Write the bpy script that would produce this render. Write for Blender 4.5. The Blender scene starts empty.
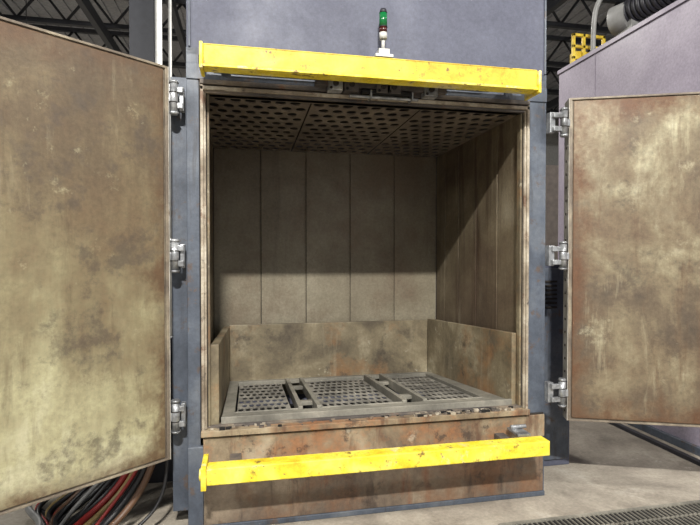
import bpy, bmesh, math, random
from mathutils import Vector, Matrix
random.seed(4)
scn=bpy.context.scene
try:
    scn.view_settings.view_transform='Standard'
    scn.view_settings.look='None'
except Exception: pass

def S(r,g,b):
    def f(c):
        c/=255.0
        return c/12.92 if c<=0.04045 else ((c+0.055)/1.055)**2.4
    return (f(r),f(g),f(b),1)

# ---------------------------------------------------------------- materials
def newmat(name):
    m=bpy.data.materials.new(name); m.use_nodes=True
    nt=m.node_tree; b=nt.nodes['Principled BSDF']
    return m,nt,b
def plain(name,col,rough=.6,metal=0,emis=None,es=0):
    m,nt,b=newmat(name)
    n=nt.nodes.new('ShaderNodeTexNoise'); n.inputs['Scale'].default_value=14; n.inputs['Detail'].default_value=6
    tc=nt.nodes.new('ShaderNodeTexCoord'); nt.links.new(tc.outputs['Object'],n.inputs['Vector'])
    mr=nt.nodes.new('ShaderNodeMapRange'); mr.inputs[1].default_value=.3; mr.inputs[2].default_value=.7
    mr.inputs[3].default_value=.82; mr.inputs[4].default_value=1.15
    nt.links.new(n.outputs['Fac'],mr.inputs[0])
    mx=nt.nodes.new('ShaderNodeVectorMath'); mx.operation='SCALE'; mx.inputs[0].default_value=col[:3]
    nt.links.new(mr.outputs[0],mx.inputs['Scale']); nt.links.new(mx.outputs[0],b.inputs['Base Color'])
    b.inputs['Roughness'].default_value=rough; b.inputs['Metallic'].default_value=metal
    if emis:
        b.inputs['Emission Color'].default_value=emis; b.inputs['Emission Strength'].default_value=es
    return m
def stain(name,cols,scale=2.0,zg=None,xg=None,streak=.2,spots=None,rough=.6,metal=0.0,bump=.15,pos=True,seed=0,streakscale=5,horiz=False,edge=None,streakz=.16,runs=None,gain=1.0,runz=.07):
    m,nt,b=newmat(name); N=nt.nodes; L=nt.links
    if pos:
        g=N.new('ShaderNodeNewGeometry'); vec=g.outputs['Position']
    else:
        g=N.new('ShaderNodeTexCoord'); vec=g.outputs['Object']
    off=N.new('ShaderNodeVectorMath'); off.operation='ADD'; off.inputs[1].default_value=(seed*3.1,seed*1.7,seed*2.3)
    L.new(vec,off.inputs[0]); v=off.outputs[0]
    def noise(sc,det,ro,mscale=None,dist=0):
        n=N.new('ShaderNodeTexNoise'); n.inputs['Scale'].default_value=sc; n.inputs['Detail'].default_value=det; n.inputs['Roughness'].default_value=ro
        n.inputs['Distortion'].default_value=dist
        if mscale:
            mp=N.new('ShaderNodeVectorMath'); mp.operation='MULTIPLY'; mp.inputs[1].default_value=mscale
            L.new(v,mp.inputs[0]); L.new(mp.outputs[0],n.inputs['Vector'])
        else: L.new(v,n.inputs['Vector'])
        return n.outputs['Fac']
    def mrange(s,a,b2,c,d):
        r=N.new('ShaderNodeMapRange'); r.inputs[1].default_value=a; r.inputs[2].default_value=b2; r.inputs[3].default_value=c; r.inputs[4].default_value=d
        L.new(s,r.inputs[0]); return r.outputs[0]
    def math_(op,a,b2=0.0):
        r=N.new('ShaderNodeMath'); r.operation=op
        for i,x in enumerate((a,b2)):
            if isinstance(x,(int,float)): r.inputs[i].default_value=x
            else: L.new(x,r.inputs[i])
        return r.outputs[0]
    def mixc(f,a,c):
        mx=N.new('ShaderNodeMix'); mx.data_type='RGBA'
        L.new(f,mx.inputs[0]); L.new(a,mx.inputs[6]); mx.inputs[7].default_value=c; return mx.outputs[2]
    big=noise(scale,10,.62,None,.4)
    fac=mrange(big,.3,.7,0,1)
    sep=N.new('ShaderNodeSeparateXYZ'); L.new(vec,sep.inputs[0])
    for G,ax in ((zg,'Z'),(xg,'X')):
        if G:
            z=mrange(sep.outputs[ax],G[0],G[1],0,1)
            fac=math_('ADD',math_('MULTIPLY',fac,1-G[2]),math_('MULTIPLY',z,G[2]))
    ms=(1,1,streakz) if not horiz else (.16,1,1)
    st=mrange(noise(streakscale,8,.7,ms,.2),.3,.7,-streak/2,streak/2)
    fac=math_('ADD',fac,st)
    cr=N.new('ShaderNodeValToRGB'); e=cr.color_ramp.elements
    e[0].position=cols[0][0]; e[0].color=cols[0][1]; e[1].position=cols[-1][0]; e[1].color=cols[-1][1]
    for p,c in cols[1:-1]:
        q=e.new(p); q.color=c
    L.new(fac,cr.inputs[0]); col=cr.outputs[0]
    if spots:
        for sp_ in spots:
            sc,th,c,amt=sp_[:4]; sf=sp_[4] if len(sp_)>4 else .07
            col=mixc(mrange(noise(sc,9,.72),th,th+sf,0,amt),col,c)
    if runs:
        for sc,th,c,amt in runs:
            col=mixc(mrange(noise(sc,8,.68,(1,1,runz),.2),th,th+.11,0,amt),col,c)
    if edge:
        sg,w,h,c,wd=edge
        x=math_('MULTIPLY',sep.outputs['X'],float(sg))
        d=math_('MINIMUM',math_('MINIMUM',x,math_('SUBTRACT',float(w),x)),math_('MINIMUM',sep.outputs['Z'],math_('SUBTRACT',float(h),sep.outputs['Z'])))
        d=math_('ADD',d,mrange(noise(5,8,.7),.3,.7,-wd*.7,wd*.7))
        col=mixc(mrange(d,0,wd,.9,0),col,c)
    fine=noise(48,6,.75)
    fr=mrange(fine,.3,.7,.80*gain,1.20*gain)
    sc_=N.new('ShaderNodeVectorMath'); sc_.operation='SCALE'; L.new(col,sc_.inputs[0]); L.new(fr,sc_.inputs['Scale'])
    L.new(sc_.outputs[0],b.inputs['Base Color'])
    rr=mrange(big,.3,.7,min(1,rough+.12),max(.05,rough-.12)); L.new(rr,b.inputs['Roughness']); b.inputs['Metallic'].default_value=metal
    bp=N.new('ShaderNodeBump'); bp.inputs['Strength'].default_value=bump; bp.inputs['Distance'].default_value=.01
    L.new(fine,bp.inputs['Height']); L.new(bp.outputs[0],b.inputs['Normal'])
    return m

M_blue=stain('painted_steel_blue',[(0,S(69,71,85)),(.5,S(77,80,95)),(1,S(88,91,106))],1.5,streak=.15,spots=[(9,.66,S(92,82,74),.5)],rough=.62,bump=.04,gain=.92)
M_jamb=stain('jamb_paint',[(0,S(54,60,70)),(.55,S(74,81,92)),(1,S(98,103,110))],3,streak=.3,spots=[(11,.57,S(84,68,56),.8)],runs=[(14,.56,S(50,45,43),.6)],rough=.55,bump=.05,gain=.95)
M_back=stain('chamber_sheet',[(0,S(84,73,60)),(.35,S(108,98,82)),(.7,S(131,123,104)),(1,S(154,147,128))],1.4,streak=.18,zg=(2.2,1.0,.5),spots=[(1.6,.50,S(102,84,67),.55,.15)],runs=[(6,.56,S(80,68,57),.45)],rough=.5,metal=.2,gain=.93)  # stains, plus upper-chamber shade painted in by the height gradient
M_rightw=stain('chamber_sheet_streaked',[(0,S(74,61,50)),(.4,S(102,88,71)),(.7,S(122,110,89)),(1,S(148,138,117))],1.2,streak=.25,runs=[(7,.52,S(68,50,39),.7),(9,.59,S(158,150,129),.5)],rough=.5,metal=.2,seed=3,gain=.90)
M_ceilp=stain('chamber_ceiling',[(0,S(80,71,64)),(.5,S(108,98,88)),(1,S(136,125,110))],2.5,streak=.1,rough=.5,metal=.1,seed=5)
M_liner=stain('liner_scorched',[(0,S(76,67,55)),(.35,S(100,90,71)),(.6,S(122,111,88)),(.85,S(148,138,114)),(1,S(180,174,154))],2.4,streak=.15,spots=[(2.6,.52,S(138,98,60),.65,.14),(4.5,.56,S(60,52,44),.8,.12),(6,.62,S(188,182,162),.6)],runs=[(9,.59,S(168,158,134),.4)],rough=.6,seed=7,gain=.90)
M_tray=stain('tray_dusty_steel',[(0,S(92,89,81)),(.5,S(120,117,107)),(1,S(150,145,132))],3,streak=.1,spots=[(7,.6,S(84,77,67),.6)],rough=.6,seed=8,gain=.95)
M_grate=stain('grate_steel',[(0,S(80,78,74)),(.5,S(116,113,106)),(1,S(158,154,144))],6,streak=.1,spots=[(5,.6,S(64,56,48),.6)],rough=.5,seed=9)
M_dark=plain('void_debris_black',S(14,12,11),.9)  # paints the darkness behind plenum and drain openings; also sill debris
M_gap=plain('gap_dark',S(36,31,27),.9)
M_trim=stain('rusty_trim',[(0,S(92,80,66)),(.4,S(132,121,105)),(.7,S(162,153,136)),(1,S(194,187,172))],5,streak=.3,spots=[(8,.56,S(94,62,42),.8),(13,.59,S(54,46,40),.75)],rough=.7,seed=2)
M_header=stain('header_scorched',[(0,S(50,46,45)),(.45,S(76,70,66)),(.75,S(104,94,82)),(1,S(144,128,106))],3,streak=.3,horiz=True,spots=[(7,.6,S(100,66,44),.8)],rough=.7,seed=4)
M_base=stain('base_panel_rust',[(0,S(72,60,52)),(.3,S(98,85,73)),(.6,S(122,108,92)),(1,S(150,136,116))],1.8,streak=.3,spots=[(2.2,.48,S(122,84,56),.75,.15),(5,.56,S(60,50,44),.75,.1)],runs=[(8,.55,S(128,78,48),.6),(12,.55,S(60,48,41),.65),(10,.62,S(170,160,136),.45)],rough=.6,seed=6,gain=.86,runz=.15)
M_ledge=stain('sill_ledge_rust',[(0,S(84,70,57)),(.3,S(118,103,82)),(.6,S(146,131,106)),(1,S(176,164,141))],2.6,streak=.2,spots=[(3,.5,S(142,92,54),.7,.12),(8,.57,S(60,48,41),.75),(5,.62,S(186,178,156),.6)],runs=[(10,.54,S(88,56,38),.7)],rough=.65,seed=26,gain=.90,runz=.18)
DH_L=2.025; DH_R=1.975
M_doorL=stain('door_heat_stained_l',[(0,S(86,73,58)),(.25,S(102,88,68)),(.42,S(122,109,84)),(.58,S(143,134,104)),(.76,S(176,171,136)),(1,S(212,209,180))],1.7,zg=(1.9,.1,.62),streak=.25,spots=[(1.5,.5,S(106,86,65),.55,.15),(5,.54,S(82,73,64),.65,.1),(7,.61,S(188,182,148),.45,.08)],runs=[(9,.60,S(178,171,140),.25),(7,.55,S(84,66,50),.5)],rough=.42,metal=.15,pos=False,seed=1,edge=(-1,1.0,DH_L,S(94,71,51),.12),gain=.84,runz=.14)
M_doorR=stain('door_heat_stained_r',[(0,S(84,73,60)),(.25,S(106,93,75)),(.45,S(128,116,93)),(.62,S(150,141,115)),(.8,S(182,176,148)),(1,S(212,208,185))],1.9,streak=.3,spots=[(1.7,.47,S(106,88,69),.65,.15),(5,.54,S(80,70,60),.65,.1),(4,.61,S(200,194,163),.55,.1)],runs=[(9,.58,S(192,185,154),.35),(8,.55,S(96,72,53),.5)],rough=.42,metal=.15,pos=False,seed=11,edge=(1,1.0,DH_R,S(98,67,45),.15),gain=.83,runz=.14)
M_rim=stain('door_rim',[(0,S(80,70,61)),(.5,S(108,98,85)),(1,S(146,136,116))],4,streak=.4,rough=.6,pos=False,seed=12)
M_rim2=stain('door_edge_galv',[(0,S(120,113,103)),(.5,S(166,161,150)),(1,S(202,197,188))],5,streak=.5,spots=[(9,.58,S(118,92,68),.8)],rough=.5,metal=.2,pos=False,seed=13)
M_doorback=plain('door_back_paint',S(70,76,92),.5)
M_yel=stain('yellow_paint',[(0,S(168,138,30)),(.4,S(194,167,44)),(1,S(212,188,66))],6,streak=.15,spots=[(7,.56,S(140,108,48),.8),(22,.60,S(84,66,44),.85)],rough=.55,seed=14)
M_yel2=stain('yellow_paint_worn',[(0,S(190,161,28)),(.4,S(218,196,44)),(1,S(232,217,100))],6,streak=.1,spots=[(5,.56,S(210,199,154),.8),(9,.57,S(100,74,44),.9),(20,.60,S(66,52,40),.9)],rough=.55,seed=15)
M_steel=stain('hinge_steel',[(0,S(90,90,90)),(.5,S(140,142,144)),(1,S(184,186,188))],12,streak=.1,rough=.35,metal=.5,seed=16)
M_floor=stain('concrete_floor',[(0,S(108,101,91)),(.35,S(136,128,116)),(.65,S(160,152,138)),(1,S(186,180,168))],1.4,streak=.0,spots=[(2.5,.58,S(104,95,84),.6,.12),(6,.64,S(200,195,184),.6)],rough=.8,seed=17,bump=.3)
M_purple=stain('enclosure_panel',[(0,S(122,114,127)),(.5,S(136,128,141)),(1,S(151,144,155))],1.0,streak=.15,rough=.5,bump=.03,seed=18)
M_roof=plain('roof_deck',S(140,142,148),.8)
M_truss=plain('truss_dark',S(42,44,50),.6)
M_wall=plain('wall_paint_grey',S(165,165,163),.8)
M_wallc=plain('wall_paint_cream',S(216,210,194),.8)
M_black=plain('black_rubber',S(20,20,22),.45)
M_hoseb=plain('hose_brown',S(84,60,42),.5); M_hoser=plain('hose_red',S(130,28,24),.5); M_hoseg=plain('hose_grey',S(120,120,118),.5); M_hosey=plain('hose_tan',S(130,110,68),.5)
M_green=plain('lens_green',S(16,96,50),.2); M_red=plain('lens_red',S(60,24,22),.2); M_white=plain('white_plastic',S(180,180,176),.4)
M_duct=plain('duct_black',S(34,34,40),.5)

# ---------------------------------------------------------------- mesh helpers
class B:
    def __init__(s): s.bm=bmesh.new(); s.mats=[]
    def mi(s,m):
        if m not in s.mats: s.mats.append(m)
        return s.mats.index(m)
    def box(s,x0,x1,y0,y1,z0,z1,m):
        c=[(x0,y0,z0),(x1,y0,z0),(x1,y1,z0),(x0,y1,z0),(x0,y0,z1),(x1,y0,z1),(x1,y1,z1),(x0,y1,z1)]
        return s.hexa(c,m)
    def hexa(s,c,m):
        i=s.mi(m); v=[s.bm.verts.new(p) for p in c]
        for f in ((0,3,2,1),(4,5,6,7),(0,1,5,4),(1,2,6,5),(2,3,7,6),(3,0,4,7)):
            q=s.bm.faces.new([v[k] for k in f]); q.material_index=i
        return v
    def cyl(s,p0,p1,r,m,n=16,r2=None,smooth=True):
        i=s.mi(m); p0=Vector(p0); p1=Vector(p1); d=(p1-p0).normalized()
        a=d.orthogonal().normalized(); b=d.cross(a); r2=r if r2 is None else r2
        A=[];C=[]
        for k in range(n):
            t=2*math.pi*k/n; o=a*math.cos(t)+b*math.sin(t)
            A.append(s.bm.verts.new(p0+o*r)); C.append(s.bm.verts.new(p1+o*r2))
        for k in range(n):
            f=s.bm.faces.new([A[k],A[(k+1)%n],C[(k+1)%n],C[k]]); f.material_index=i; f.smooth=smooth
        f=s.bm.faces.new(A[::-1]); f.material_index=i
        f=s.bm.faces.new(C); f.material_index=i
    def perf(s,x0,x1,y0,y1,zf,nx,ny,rr,m,th=.012,stag=True,up=True,n=16,rry=None):
        i=s.mi(m); w=(x1-x0)/(nx+(.5 if stag else 0)); h=(y1-y0)/ny
        def V(x,y,dz=0): return s.bm.verts.new((x,y,zf(x,y)+dz))
        rx=rr*w/2; ry=(rry or rr)*h/2
        for r in range(ny):
            ox=x0+(w/2 if (stag and r%2) else 0)
            ya=y0+r*h
            if stag:
                fx0,fx1=(x0,ox) if r%2 else (x1-w/2,x1)
                q=s.bm.faces.new([V(fx0,ya),V(fx1,ya),V(fx1,ya+h),V(fx0,ya+h)]); q.material_index=i
            for c in range(nx):
                cx=ox+(c+.5)*w; cy=ya+h/2; O=[];I=[];J=[]
                for k in range(n):
                    t=math.pi/4+2*math.pi*k/n; ct,st=math.cos(t),math.sin(t)
                    mm=max(abs(ct),abs(st))
                    O.append(V(cx+ct/mm*w/2,cy+st/mm*h/2)); I.append(V(cx+ct*rx,cy+st*ry)); J.append(V(cx+ct*rx,cy+st*ry,-th if up else th))
                for k in range(n):
                    l=(k+1)%n
                    for fs in ([O[k],O[l],I[l],I[k]],[I[k],I[l],J[l],J[k]]):
                        q=s.bm.faces.new(fs); q.material_index=i
    def obj(s,name,parent=None,bevel=0,loc=None,rot=0):
        me=bpy.data.meshes.new(name)
        if loc is None:
            xs=[v.co for v in s.bm.verts]
            c=Vector(((min(v.x for v in xs)+max(v.x for v in xs))/2,(min(v.y for v in xs)+max(v.y for v in xs))/2,min(v.z for v in xs)))
            for v in s.bm.verts: v.co-=c
        else: c=Vector(loc)
        s.bm.to_mesh(me); s.bm.free()
        for m in s.mats: me.materials.append(m)
        o=bpy.data.objects.new(name,me); bpy.context.collection.objects.link(o); o.location=c; o.rotation_euler=(0,0,rot)
        if bevel:
            md=o.modifiers.new('bevel','BEVEL'); md.width=bevel; md.segments=2; md.limit_method='ANGLE'; md.angle_limit=math.radians(50)
        if parent:
            o.parent=parent; o.matrix_parent_inverse=parent.matrix_world.inverted()
        return o
def empty(name,loc=(0,0,0),rot=0):
    e=bpy.data.objects.new(name,None); bpy.context.collection.objects.link(e); e.location=loc; e.rotation_euler=(0,0,rot)
    e.empty_display_size=.2
    bpy.context.view_layer.update(); return e
def tube(name,pts,r,m,parent):
    cu=bpy.data.curves.new(name,'CURVE'); cu.dimensions='3D'; cu.bevel_depth=r; cu.bevel_resolution=4; cu.resolution_u=8
    sp=cu.splines.new('NURBS'); sp.points.add(len(pts)-1)
    for i,p in enumerate(pts): sp.points[i].co=(*p,1)
    sp.use_endpoint_u=True; sp.order_u=4 if len(pts)>3 else 3
    cu.materials.append(m); o=bpy.data.objects.new(name,cu); bpy.context.collection.objects.link(o)
    if parent: o.parent=parent; o.matrix_parent_inverse=parent.matrix_world.inverted()
    return o

# ---------------------------------------------------------------- dimensions
XL,XR=-.22,1.65; ZB,ZT=.565,2.36       # opening
BL,BR=-.32,1.80; BD=1.62; BT=4.4       # body
CL,CR,CY,CZ=-.28,1.66,1.465,2.37       # chamber
oven=empty('industrial_oven',(.74,.8,0))
b=B()
b.box(BL,CL-.02,0,BD,0,BT,M_jamb)
b.box(CR+.02,BR,0,BD,0,BT,M_jamb)
b.box(CL-.02,CR+.02,CY+.02,BD,0,BT,M_blue)
b.obj('body_sides',oven,.004)
b=B(); b.box(CL-.02,CR+.02,.0,CY+.02,CZ+.25,BT,M_blue)
b.obj('upper_body',oven,.003)
b=B()
b.box(BL+.004,BR-.004,-.012,0,2.56,BT-.01,M_blue)
for sx in (BL+.012,BR-.02):
    b.box(sx,sx+.012,-.022,-.012,2.60,BT-.02,M_jamb)
b.obj('upper_front_panel',oven,.003)
b=B()
b.box(CL-.02,CR+.02,0,.05,ZT,CZ+.25,M_header)
b.box(XL-.03,XR+.03,-.03,0,ZT+.045,ZT+.07,M_header)
b.box(XL-.03,XR+.03,-.045,0,ZT+.155,ZT+.19,M_blue)
b.box(BL,BR,-.02,0,ZT+.07,ZT+.155,M_jamb)
b.obj('header_beam',oven,.004)
b=B()
b.box(BL,XL-.035,-.012,0,0,2.60,M_jamb)
b.box(XR+.035,BR,-.012,0,.0,2.60,M_jamb)
b.box(BL-.085,BL,.03,.07,.1,2.45,M_jamb)
b.box(BL+.0,XL-.0,0,.05,0,ZT,M_jamb); b.box(XR,BR,0,.05,0,ZT,M_jamb)
b.obj('jamb_plates',oven,.003)
b=B()
b.box(XL-.028,XL-.012,-.03,.0,ZB-.02,ZT+.04,M_trim); b.box(XL-.012,XL,-.02,.06,ZB-.01,ZT+.02,M_trim)
b.box(XR+.012,XR+.028,-.03,.0,ZB-.02,ZT+.04,M_trim); b.box(XR,XR+.012,-.02,.06,ZB-.01,ZT+.02,M_trim)
b.box(XL-.028,XR+.028,-.03,.0,ZT+.015,ZT+.035,M_trim); b.box(XL,XR,-.02,.06,ZT,ZT+.015,M_header)
b.box(XL-.035,XL-.028,-.014,.0,ZB-.02,ZT+.04,M_gap); b.box(XR+.028,XR+.035,-.014,.0,ZB-.02,ZT+.04,M_gap)
b.box(XL+.004,XL+.016,.0,.04,ZB,ZT,M_liner); b.box(XR-.016,XR-.004,.0,.04,ZB,ZT,M_liner)
b.box(XL,XL+.004,-.005,.05,ZB,ZT,M_gap); b.box(XR-.004,XR,-.005,.05,ZB,ZT,M_gap)
b.obj('opening_trim',oven,.002)
# chamber walls
b=B()
def xat(u,Yd):
    a=(u-350)/500; return Yd*(.1994+a*.9799)/(.9799-a*.1994)
sx=[CL]+[xat(u,2.8+CY) for u in (261,306,350,394)]+[CR]
for i in range(len(sx)-1):
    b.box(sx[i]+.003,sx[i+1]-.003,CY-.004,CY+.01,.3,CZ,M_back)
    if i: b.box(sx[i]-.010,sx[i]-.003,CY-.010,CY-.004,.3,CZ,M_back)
b.box(CL,CR,CY+.004,CY+.02,.3,CZ,M_gap)
b.obj('chamber_back_panels',oven,.002)
b=B()
ys=[.05,.34,.66,.98,1.26,CY-.004]
for side,(xa,xb) in enumerate(((CL-.015,CL),(CR,CR+.015))):
    for i in range(len(ys)-1):
        b.box(xa,xb,ys[i]+.003,ys[i+1]-.003,.3,CZ,M_rightw)
    b.box(xa-.005,xb-.004,.05,CY,.3,CZ,M_gap) if side==0 else b.box(xa+.004,xb+.005,.05,CY,.3,CZ,M_gap)
b.obj('chamber_side_panels',oven,.002)
b=B()
for (xa,xb) in ((CL,.355),(.365,1.015),(1.025,CR)):
    b.perf(xa,xb,.06,CY-.01,lambda x,y:CZ,7,12,.74,M_ceilp,th=.008,up=False)
b.obj('chamber_ceiling_perforated',oven)
b=B(); b.box(CL,CR,.05,CY,CZ+.10,CZ+.12,M_dark); b.box(CL,CR,.05,CY,.20,.22,M_dark)
b.box(CL,CR,.0,.06,.22,ZB-.04,M_dark)
b.obj('plenum',oven)

# loading tray (tilted, low sides)
F=lambda x,y: .588-.088*(y-.03)
y0,y1=.03,1.33
tray=empty('loading_tray',(.72,.7,.5))
def slab(b,x0,x1,ya,yb,m,dz0=-.03,dz1=0):
    b.hexa([(x0,ya,F(0,ya)+dz0),(x1,ya,F(0,ya)+dz0),(x1,yb,F(0,yb)+dz0),(x0,yb,F(0,yb)+dz0),
            (x0,ya,F(0,ya)+dz1),(x1,ya,F(0,ya)+dz1),(x1,yb,F(0,yb)+dz1),(x0,yb,F(0,yb)+dz1)],m)
tx0,tx1=-.15,1.60
cells=[(-.08,.29),(.43,.94),(1.10,1.48)]
gy0,gy1=.17,1.25
b=B()
slab(b,tx0,tx1,y0,gy0,M_tray); slab(b,tx0,tx1,gy1,y1,M_tray)
slab(b,tx0,cells[0][0],gy0,gy1,M_tray); slab(b,cells[2][1],tx1,gy0,gy1,M_tray)
for (a,c) in ((.29,.43),(.94,1.10)):
    slab(b,a,a+.028,gy0,gy1,M_tray,-.05,.016); slab(b,c-.028,c,gy0,gy1,M_tray,-.05,.016)
    for yy in (gy0+.22,gy0+.78): slab(b,a+.028,c-.028,yy,yy+.06,M_tray,-.03,-.004)
for (a,c) in cells:
    slab(b,a,c,gy0,gy0+.016,M_tray,-.03,.004); slab(b,a,c,gy1-.016,gy1,M_tray,-.03,.004)
slab(b,tx0,tx1,y0-.006,y0+.012,M_tray,-.05,.012)
b.obj('tray_frame',tray,.003)
b=B()
for q,(a,c) in enumerate(cells):
    n=int(round((c-a)/.050))
    b.perf(a+.012,c-.040,gy0+.04,gy1-.11,lambda x,y:F(x,y)-.006,n,8,.76,M_grate,th=.006,up=True,n=20,rry=.76)
b.obj('perforated_grates',tray)
b=B(); slab(b,tx0+.01,tx1-.01,y0+.02,y1,M_dark,-.24,-.23); b.obj('tray_pan',tray)
def side(b,xa0,xa1,th,ya,yb,h0,h1,m):
    b.hexa([(xa0,ya,F(0,ya)-.05),(xa0+th,ya,F(0,ya)-.05),(xa1+th,yb,F(0,yb)-.05),(xa1,yb,F(0,yb)-.05),
            (xa0,ya,h0),(xa0+th,ya,h0),(xa1+th,yb,h1),(xa1,yb,h1)],m)
b=B(); side(b,-.205,-.195,.045,.02,y1+.02,1.005,.915,M_liner)
side(b,1.60,1.535,.03,.03,y1+.02,1.01,.935,M_liner)
b.box(-.15,1.53,y1,y1+.035,.40,.925,M_liner)
b.obj('liner_walls',tray,.004)

# sill and base
b=B()
b.box(XL-.03,XR+.03,-.05,.03,ZB-.045,ZB-.012,M_ledge)
b.box(XL-.01,XR+.01,.0,.05,ZB-.03,ZB,M_header)
b.box(BL+.08,BR-.01,-.03,.0,ZB-.19,ZB-.055,M_ledge)
b.box(BL+.08,BR-.01,-.016,.0,.03,ZB-.20,M_base)
b.box(BL+.08,BR-.01,-.022,.0,ZB-.055,ZB-.045,M_gap)
b.box(BL+.02,BR,-.0,.05,0,ZB-.05,M_base)
b.obj('base_front',oven,.003)
b=B(); b.box(BL,BL+.08,-.03,0,0,ZB-.1,M_jamb)
b.box(BL,BR,-.022,0,0,.03,M_jamb); b.obj('base_skirt',oven,.004)
b=B()
for k in range(170):
    x=random.uniform(.95,1.60); y=random.uniform(-.045,.02); r=random.uniform(.003,.010)
    if k>120: x=random.uniform(-.2,1.6)
    b.box(x-r*1.5,x+r*1.5,y-r,y+r,ZB-.012,ZB-.012+r*1.3,random.choice([M_dark,M_header,M_trim,M_header]))
b.obj('sill_debris',oven)

# hinges
def hinge(x,z,sgn):
    e=empty('door_hinge',(x,-.06,z-.08))
    b=B()
    b.cyl((x,-.065,z-.075),(x,-.065,z+.075),.021,M_steel,18)
    b.cyl((x,-.065,z+.075),(x,-.065,z+.088),.026,M_steel,18,.019); b.cyl((x,-.065,z-.088),(x,-.065,z-.075),.019,M_steel,18,.026)
    for dz in (-.028,.024): b.cyl((x,-.065,z+dz),(x,-.065,z+dz+.005),.0225,M_gap,18)
    b.obj('hinge_barrel',e)
    b=B()
    L=.045 if sgn>0 else .075
    xa,xb=(x,x+L) if sgn>0 else (x-L,x)
    for dz in (-.055,.026): b.box(xa,xb,-.075,-.055,z+dz,z+dz+.03,M_steel)
    p0,p1=(xb-.02,xb+.002) if sgn>0 else (xa-.012,xa+.024)
    b.box(p0,p1,-.055,-.012,z-.062,z+.062,M_steel)
    for dz in (-.042,.042):
        xx=(p0+p1)/2
        b.cyl((xx,-.055,z+dz),(xx,-.063,z+dz),.007,M_gap,6)
    b.obj('jamb_leaf',e,.003)
    b=B()
    xd0,xd1=(x-.035,x+.005) if sgn>0 else (x-.005,x+.035)
    b.box(xd0,xd1,-.078,-.05,z-.023,z+.018,M_steel); b.obj('door_leaf',e,.003)
for z in (2.31,1.49,.65): hinge(-.375,z,1)
for z in (2.30,1.49,.65): hinge(1.885,z,-1)

# doors
def door(loc,rot,w,sgn,face,zb,zt,edge):
    h=zt-zb; e=empty('oven_door',loc,rot)
    def bx(b,x0,x1,*r):
        if sgn<0: x0,x1=-x1,-x0
        b.box(x0,x1,*r)
    b=B(); bx(b,.0,w,.012,.10,0,h,M_doorback); bx(b,0.003,w-.003,.004,.012,.003,h-.003,M_rim)
    o=b.obj('door_slab',None,.004,loc=(0,0,0)); o.parent=e
    b=B(); bx(b,.024,w-.018,-.006,.004,.018,h-.018,face)
    o=b.obj('inner_plate',None,.004,loc=(0,0,0)); o.parent=e
    b=B()
    bx(b,0,w,-.008,.006,h-.012,h,M_rim); bx(b,0,w,-.008,.006,0,.010,M_rim); bx(b,w-.014,w,-.008,.006,0.010,h-.012,M_rim); bx(b,0,.015,-.010,.006,0.010,h-.012,M_rim)
    bx(b,-.004,0,-.010,.10,0,h,edge)
    o=b.obj('rim_strips',None,.002,loc=(0,0,0)); o.parent=e
    b=B()
    n=24
    for k in range(n):
        z=.05+k*(h-.1)/(n-1)
        b.cyl((sgn*-.004,.04,z),(sgn*-.009,.04,z),.008,M_gap,8)
    o=b.obj('bolts',None,0,loc=(0,0,0)); o.parent=e
door((-.405,-.085,.435),math.radians(37.2),1.0,-1,M_doorL,.435,2.46,M_rim2)
door((1.925,-.06,.475),math.radians(-21.2),1.0,1,M_doorR,.475,2.45,M_rim2)

# yellow bars
g=empty('yellow_guard_bar',(.68,-.2,2.44))
b=B()
fy=-.235
b.box(-.215,1.60,fy,fy+.012,2.435,2.535,M_yel); b.box(-.215,1.60,fy-.012,fy+.075,2.420,2.435,M_yel2); b.box(-.215,1.60,fy,fy+.09,2.525,2.537,M_yel)
b.box(-.232,-.215,fy-.015,fy+.12,2.41,2.54,M_yel2); b.box(1.60,1.616,fy-.015,fy+.14,2.405,2.53,M_yel2)
b.obj('channel',g,.004)
b=B()
for x in (-.14,1.5): b.box(x,x+.05,fy+.012,-.048,2.46,2.50,M_header)
b.obj('bar_arms',g,.003)
g=empty('yellow_guard_bar',(.68,-.25,.4))
b=B(); b.box(-.205,1.665,-.28,-.19,.362,.446,M_yel2); b.obj('channel',g,.006)
b=B()
b.box(-.23,-.205,-.30,-.12,.347,.462,M_yel2); b.cyl((-.24,-.25,.41),(-.17,-.25,.41),.03,M_yel2,14)
b.obj('end_brackets',g,.003)
b=B()
for x in (-.1,1.45): b.box(x,x+.06,-.19,-.035,.37,.42,M_header)
b.box(1.52,1.60,-.19,-.06,.446,.461,M_steel); b.cyl((1.52,-.10,.473),(1.62,-.10,.473),.012,M_steel,12)
b.obj('bar_arms',g,.003)

# latch assembly
b=B()
b.box(.36,1.12,-.085,-.045,2.420,2.450,M_header)
for x,mm in ((.47,M_steel),(.56,M_header),(.74,M_header),(.80,M_header),(1.02,M_steel)):
    b.box(x-.04,x+.04,-.10,-.035,2.395,2.465,mm)
    b.cyl((x,-.10,2.43),(x,-.115,2.43),.016,M_gap,14)
    b.cyl((x-.025,-.10,2.405),(x-.025,-.11,2.405),.008,M_dark,8)
b.box(.62,.90,-.095,-.04,2.39,2.41,M_dark)
b.cyl((.55,-.075,2.375),(.95,-.075,2.375),.009,M_steel,10)
b.box(.665,.675,-.1,-.03,2.365,2.41,M_steel); b.box(.905,.915,-.1,-.03,2.365,2.41,M_steel)
b.cyl((-.18,-.058,2.50),(1.40,-.058,2.50),.010,M_header,10)
b.obj('latch_body',oven,.003)

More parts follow.
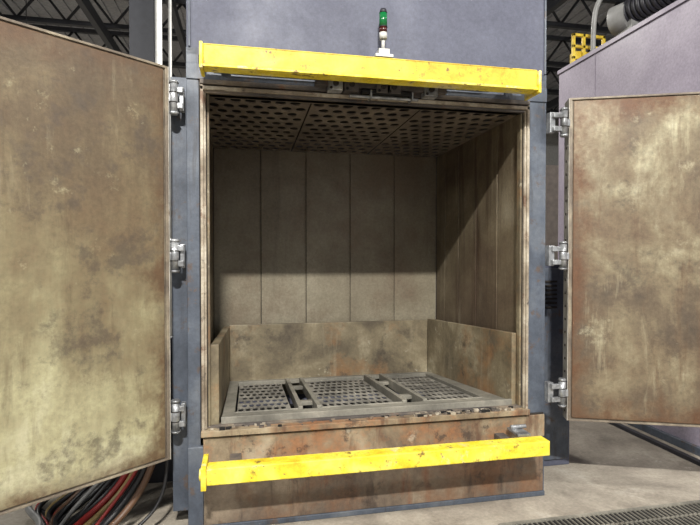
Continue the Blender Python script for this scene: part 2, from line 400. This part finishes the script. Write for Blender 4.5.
# stack light
g=empty('stack_light',(.737,-.12,2.58))
X,Y=.737,-.10
b=B()
b.box(X-.05,X+.05,-.13,-.014,2.585,2.60,M_white); b.box(X-.03,X+.03,-.125,-.07,2.60,2.63,M_white)
b.cyl((X,Y,2.63),(X,Y,2.69),.010,M_white); b.cyl((X,Y,2.69),(X,Y,2.725),.022,M_white)
b.cyl((X,Y,2.725),(X,Y,2.755),.022,M_red); b.cyl((X,Y,2.755),(X,Y,2.759),.024,M_duct)
b.cyl((X,Y,2.759),(X,Y,2.832),.022,M_green); b.cyl((X,Y,2.832),(X,Y,2.856),.023,M_duct,16,.016)
b.obj('stack_light_body',g)

# cabinet beside oven
g=empty('electrical_cabinet',(2.0,.5,0))
b=B(); b.box(1.83,2.24,.36,.8,0,1.45,M_blue); b.box(1.85,2.22,.345,.36,.05,1.40,M_jamb)
for k in range(7): b.box(1.95,2.12,.335,.345,1.12+k*.03,1.135+k*.03,M_gap)
b.box(1.87,1.885,.33,.345,.7,.82,M_steel)
b.obj('cabinet_body',g,.004)

# sheet metal enclosure on right
g=empty('sheet_metal_enclosure',(4.2,1,0))
b=B(); b.box(3.3,5.4,-1.2,2.08,.06,3.44,M_purple); b.box(3.285,5.4,-1.21,2.09,3.44,3.48,M_purple)
for k in range(3):
    y=-.9+k*1.2; b.box(3.296,3.3,y,y+.012,.1,3.44,M_purple)
b.box(3.27,5.4,-1.22,2.1,0,.06,M_jamb)
b.box(3.12,3.16,-1.2,2.0,.0,.03,M_duct)
b.obj('enclosure_body',g,.003)
g=empty('yellow_hoist',(3.6,2.0,3.5))
b=B()
for x in (3.36,3.48,3.60,3.72): b.box(x,x+.03,1.93,1.96,3.48,3.83,M_yel)
for z in (3.56,3.68,3.80): b.box(3.36,3.75,1.93,1.955,z,z+.03,M_yel)
b.box(3.42,3.75,1.965,2.07,3.48,3.66,M_yel)
b.obj('hoist_frame',g,.003)
g=empty('exhaust_duct',(4,1.4,3.6))
b=B()
p0=Vector((3.85,1.7,3.98)); p1=Vector((4.15,.2,4.05)); d=(p1-p0)
for k in range(30):
    a=p0+d*(k/30); c=p0+d*((k+.7)/30)
    b.cyl(a,c,.125,M_duct,20); b.cyl(c,p0+d*((k+1)/30),.112,M_duct,20)
b.obj('corrugated_duct',g)
b=B(); b.cyl((4.1,.3,3.48),(4.1,.3,4.0),.06,M_hoseg); b.box(3.80,3.94,1.62,1.82,3.48,4.08,M_hoseg); b.cyl((3.80,1.86,3.95),(3.86,1.70,3.95),.15,M_hoseg,24); b.obj('duct_supports',g,.003)
tube('conduit',[(3.5,1.8,3.5),(3.5,1.8,3.9),(3.5,1.8,4.2),(3.8,1.6,4.3),(4.6,1.2,4.35)],.025,M_hoseg,g)

# hoses
g=empty('hose_bundle',(-.75,.2,0))
hm=[M_black,M_black,M_hoseb,M_black,M_hoser,M_black,M_black,M_hosey,M_black,M_hoser,M_black,M_hoseg,M_black]
for k in range(26):
    yy=.04+.02*k+random.uniform(-.02,.02); r=random.choice([.009,.012,.014,.018]); j=random.uniform(-.09,.09)
    tube('hose_%d'%(k+1),[(-.42-.012*k,yy+.05,.66+.02*k),(-.45-.018*k+j*.3,yy,.40),(-.50-.022*k+j,yy-.02,.22),(-.60-.026*k+j,yy-.08,.08+r),(-.74-.022*k,yy-.22,.03+r),(-.95+j,yy-.45+j,.03+r),(-1.2+j*2,yy-.9+j,.02+r)],r,hm[k%13],g)
g=empty('pipe_manifold',(-.7,.6,0))
b=B(); b.box(-1.3,-.34,.64,.72,0,.95,M_duct); b.box(-1.4,-.36,.60,.64,.45,.52,M_jamb)
for k in range(7): b.cyl((-1.2+k*.13,.60,.48),(-1.2+k*.13,.56,.48),.022,M_steel,10)
b.obj('manifold_body',g,.004)

# floor drain grates
def drain(x0,x1,ya,yb,step):
    b=B(); b.box(x0,x1,ya,yb,.001,.003,M_dark)
    b.box(x0,x1,ya-.02,ya,.0,.012,M_tray); b.box(x0,x1,yb,yb+.02,.0,.012,M_tray)
    x=x0
    while x<x1:
        b.box(x,x+.006,ya,yb,.002,.010,M_tray); x+=step
    for k in (1,2): 
        y=ya+(yb-ya)*k/3; b.box(x0,x1,y-.004,y+.004,.002,.010,M_tray)
    return b.obj('floor_drain_grate')
drain(1.35,4.2,-.62,-.30,.03)
drain(-.62,-.36,-.45,-.06,.03)

# room
b=B(); b.box(-14,14,-9,18,-.2,0,M_floor); b.obj('floor')
b=B(); b.box(-14,14,-9,18,7.6,7.75,M_roof)
x=-14
while x<14: b.box(x,x+.08,-9,18,7.55,7.6,M_roof); x+=.3
b.obj('ceiling')
b=B(); b.box(-14,14,17.8,18,0,7.6,M_wall)
for k in range(14): b.box(-14+2*k,-13.9+2*k,17.74,17.8,0,7.6,M_truss)
b.obj('wall_back')
b=B(); b.box(-14.2,-14,-9,18,0,7.6,M_wall); b.obj('wall_left')
b=B(); b.box(14,14.2,-9,18,0,7.6,M_wall); b.obj('wall_right')
b=B(); b.box(2.2,5.4,3.4,3.5,0,2.72,M_wallc); b.obj('wall_partition')
b=B()
for k in range(8):
    y=1.2+k*2.1
    b.box(-14,14,y-.05,y+.05,7.36,7.46,M_truss); b.box(-14,14,y-.05,y+.05,6.66,6.76,M_truss)
    x=-14
    while x<14:
        b.cyl((x,y,6.74),(x+.5,y,7.40),.03,M_truss,6); b.cyl((x+.5,y,7.40),(x+1,y,6.74),.03,M_truss,6); x+=1
for x in (-9,-5.2,-3.2,-1.5,2.5,6,10): b.box(x-.06,x+.06,.5,17.7,6.4,6.64,M_truss)
b.obj('roof_trusses')
def ib(b,x,y,h):
    b.box(x-.17,x+.17,y-.16,y-.14,0,h,M_truss); b.box(x-.17,x+.17,y+.14,y+.16,0,h,M_truss); b.box(x-.012,x+.012,y-.14,y+.14,0,h,M_truss)
b=B(); ib(b,-1.52,5.2,6.4); b.obj('steel_column')
b=B(); ib(b,-6,9,6.4); b.obj('steel_column')
g=empty('conduit_riser',(-1.25,5,0))
b=B(); b.cyl((-1.28,5.0,0),(-1.28,5.0,6.3),.05,M_white); b.cyl((-1.12,5.0,0),(-1.12,5.0,6.3),.025,M_hoseg); b.obj('pipes',g)

# lamps
def lamp(x,y,z,e,size,col=(1,.97,.92)):
    g=empty('high_bay_and_fill_light',(x,y,z))
    b=B(); b.box(x-size/2,x+size/2,y-.3,y+.3,z+.03,z+.12,M_white)
    for s in (-1,1): b.cyl((x+s*size*.35,y,z+.12),(x+s*size*.35,y,7.5),.01,M_truss,6)
    b.obj('housing',g)
    l=bpy.data.lights.new('lamp','AREA'); l.shape='RECTANGLE'; l.size=size; l.size_y=.2 if size<.6 else .4; l.energy=e; l.color=col
    o=bpy.data.objects.new('lamp',l); bpy.context.collection.objects.link(o); o.location=(x,y,z)
    o.parent=g; o.matrix_parent_inverse=g.matrix_world.inverted(); return o
def aim(o,t):
    d=Vector(t)-o.location; o.rotation_euler=d.to_track_quat('-Z','Y').to_euler()
m=lamp(-.3,-6.2,6.3,1600,.5); aim(m,(.6,0,1.3))
m=lamp(-5,-4,6.4,400,1.2); aim(m,(0,0,1)); m=lamp(5,-4,6.4,350,1.2)  # unseen fill lamps, added to brighten the enclosure side
m=lamp(-5,9,6.0,500,1.2); m=lamp(5,8,6.0,400,1.2); m=lamp(.5,4.5,6.0,350,1.2); m=lamp(-2.5,12,6,500,1.2)  # more added fills out of view, lifting the roof and background
w=bpy.data.worlds.new('World'); scn.world=w; w.use_nodes=True
w.node_tree.nodes['Background'].inputs[0].default_value=(.93,.96,1,1); w.node_tree.nodes['Background'].inputs[1].default_value=.60

# camera
cd=bpy.data.cameras.new('camera'); cam=bpy.data.objects.new('camera',cd); bpy.context.collection.objects.link(cam)
cam.location=(0,-2.8,1.5); cd.sensor_width=36; cd.lens=500/700*36; cd.clip_start=.05
cam.rotation_euler=(math.radians(90-.97),0,math.radians(-11.5))
scn.camera=cam
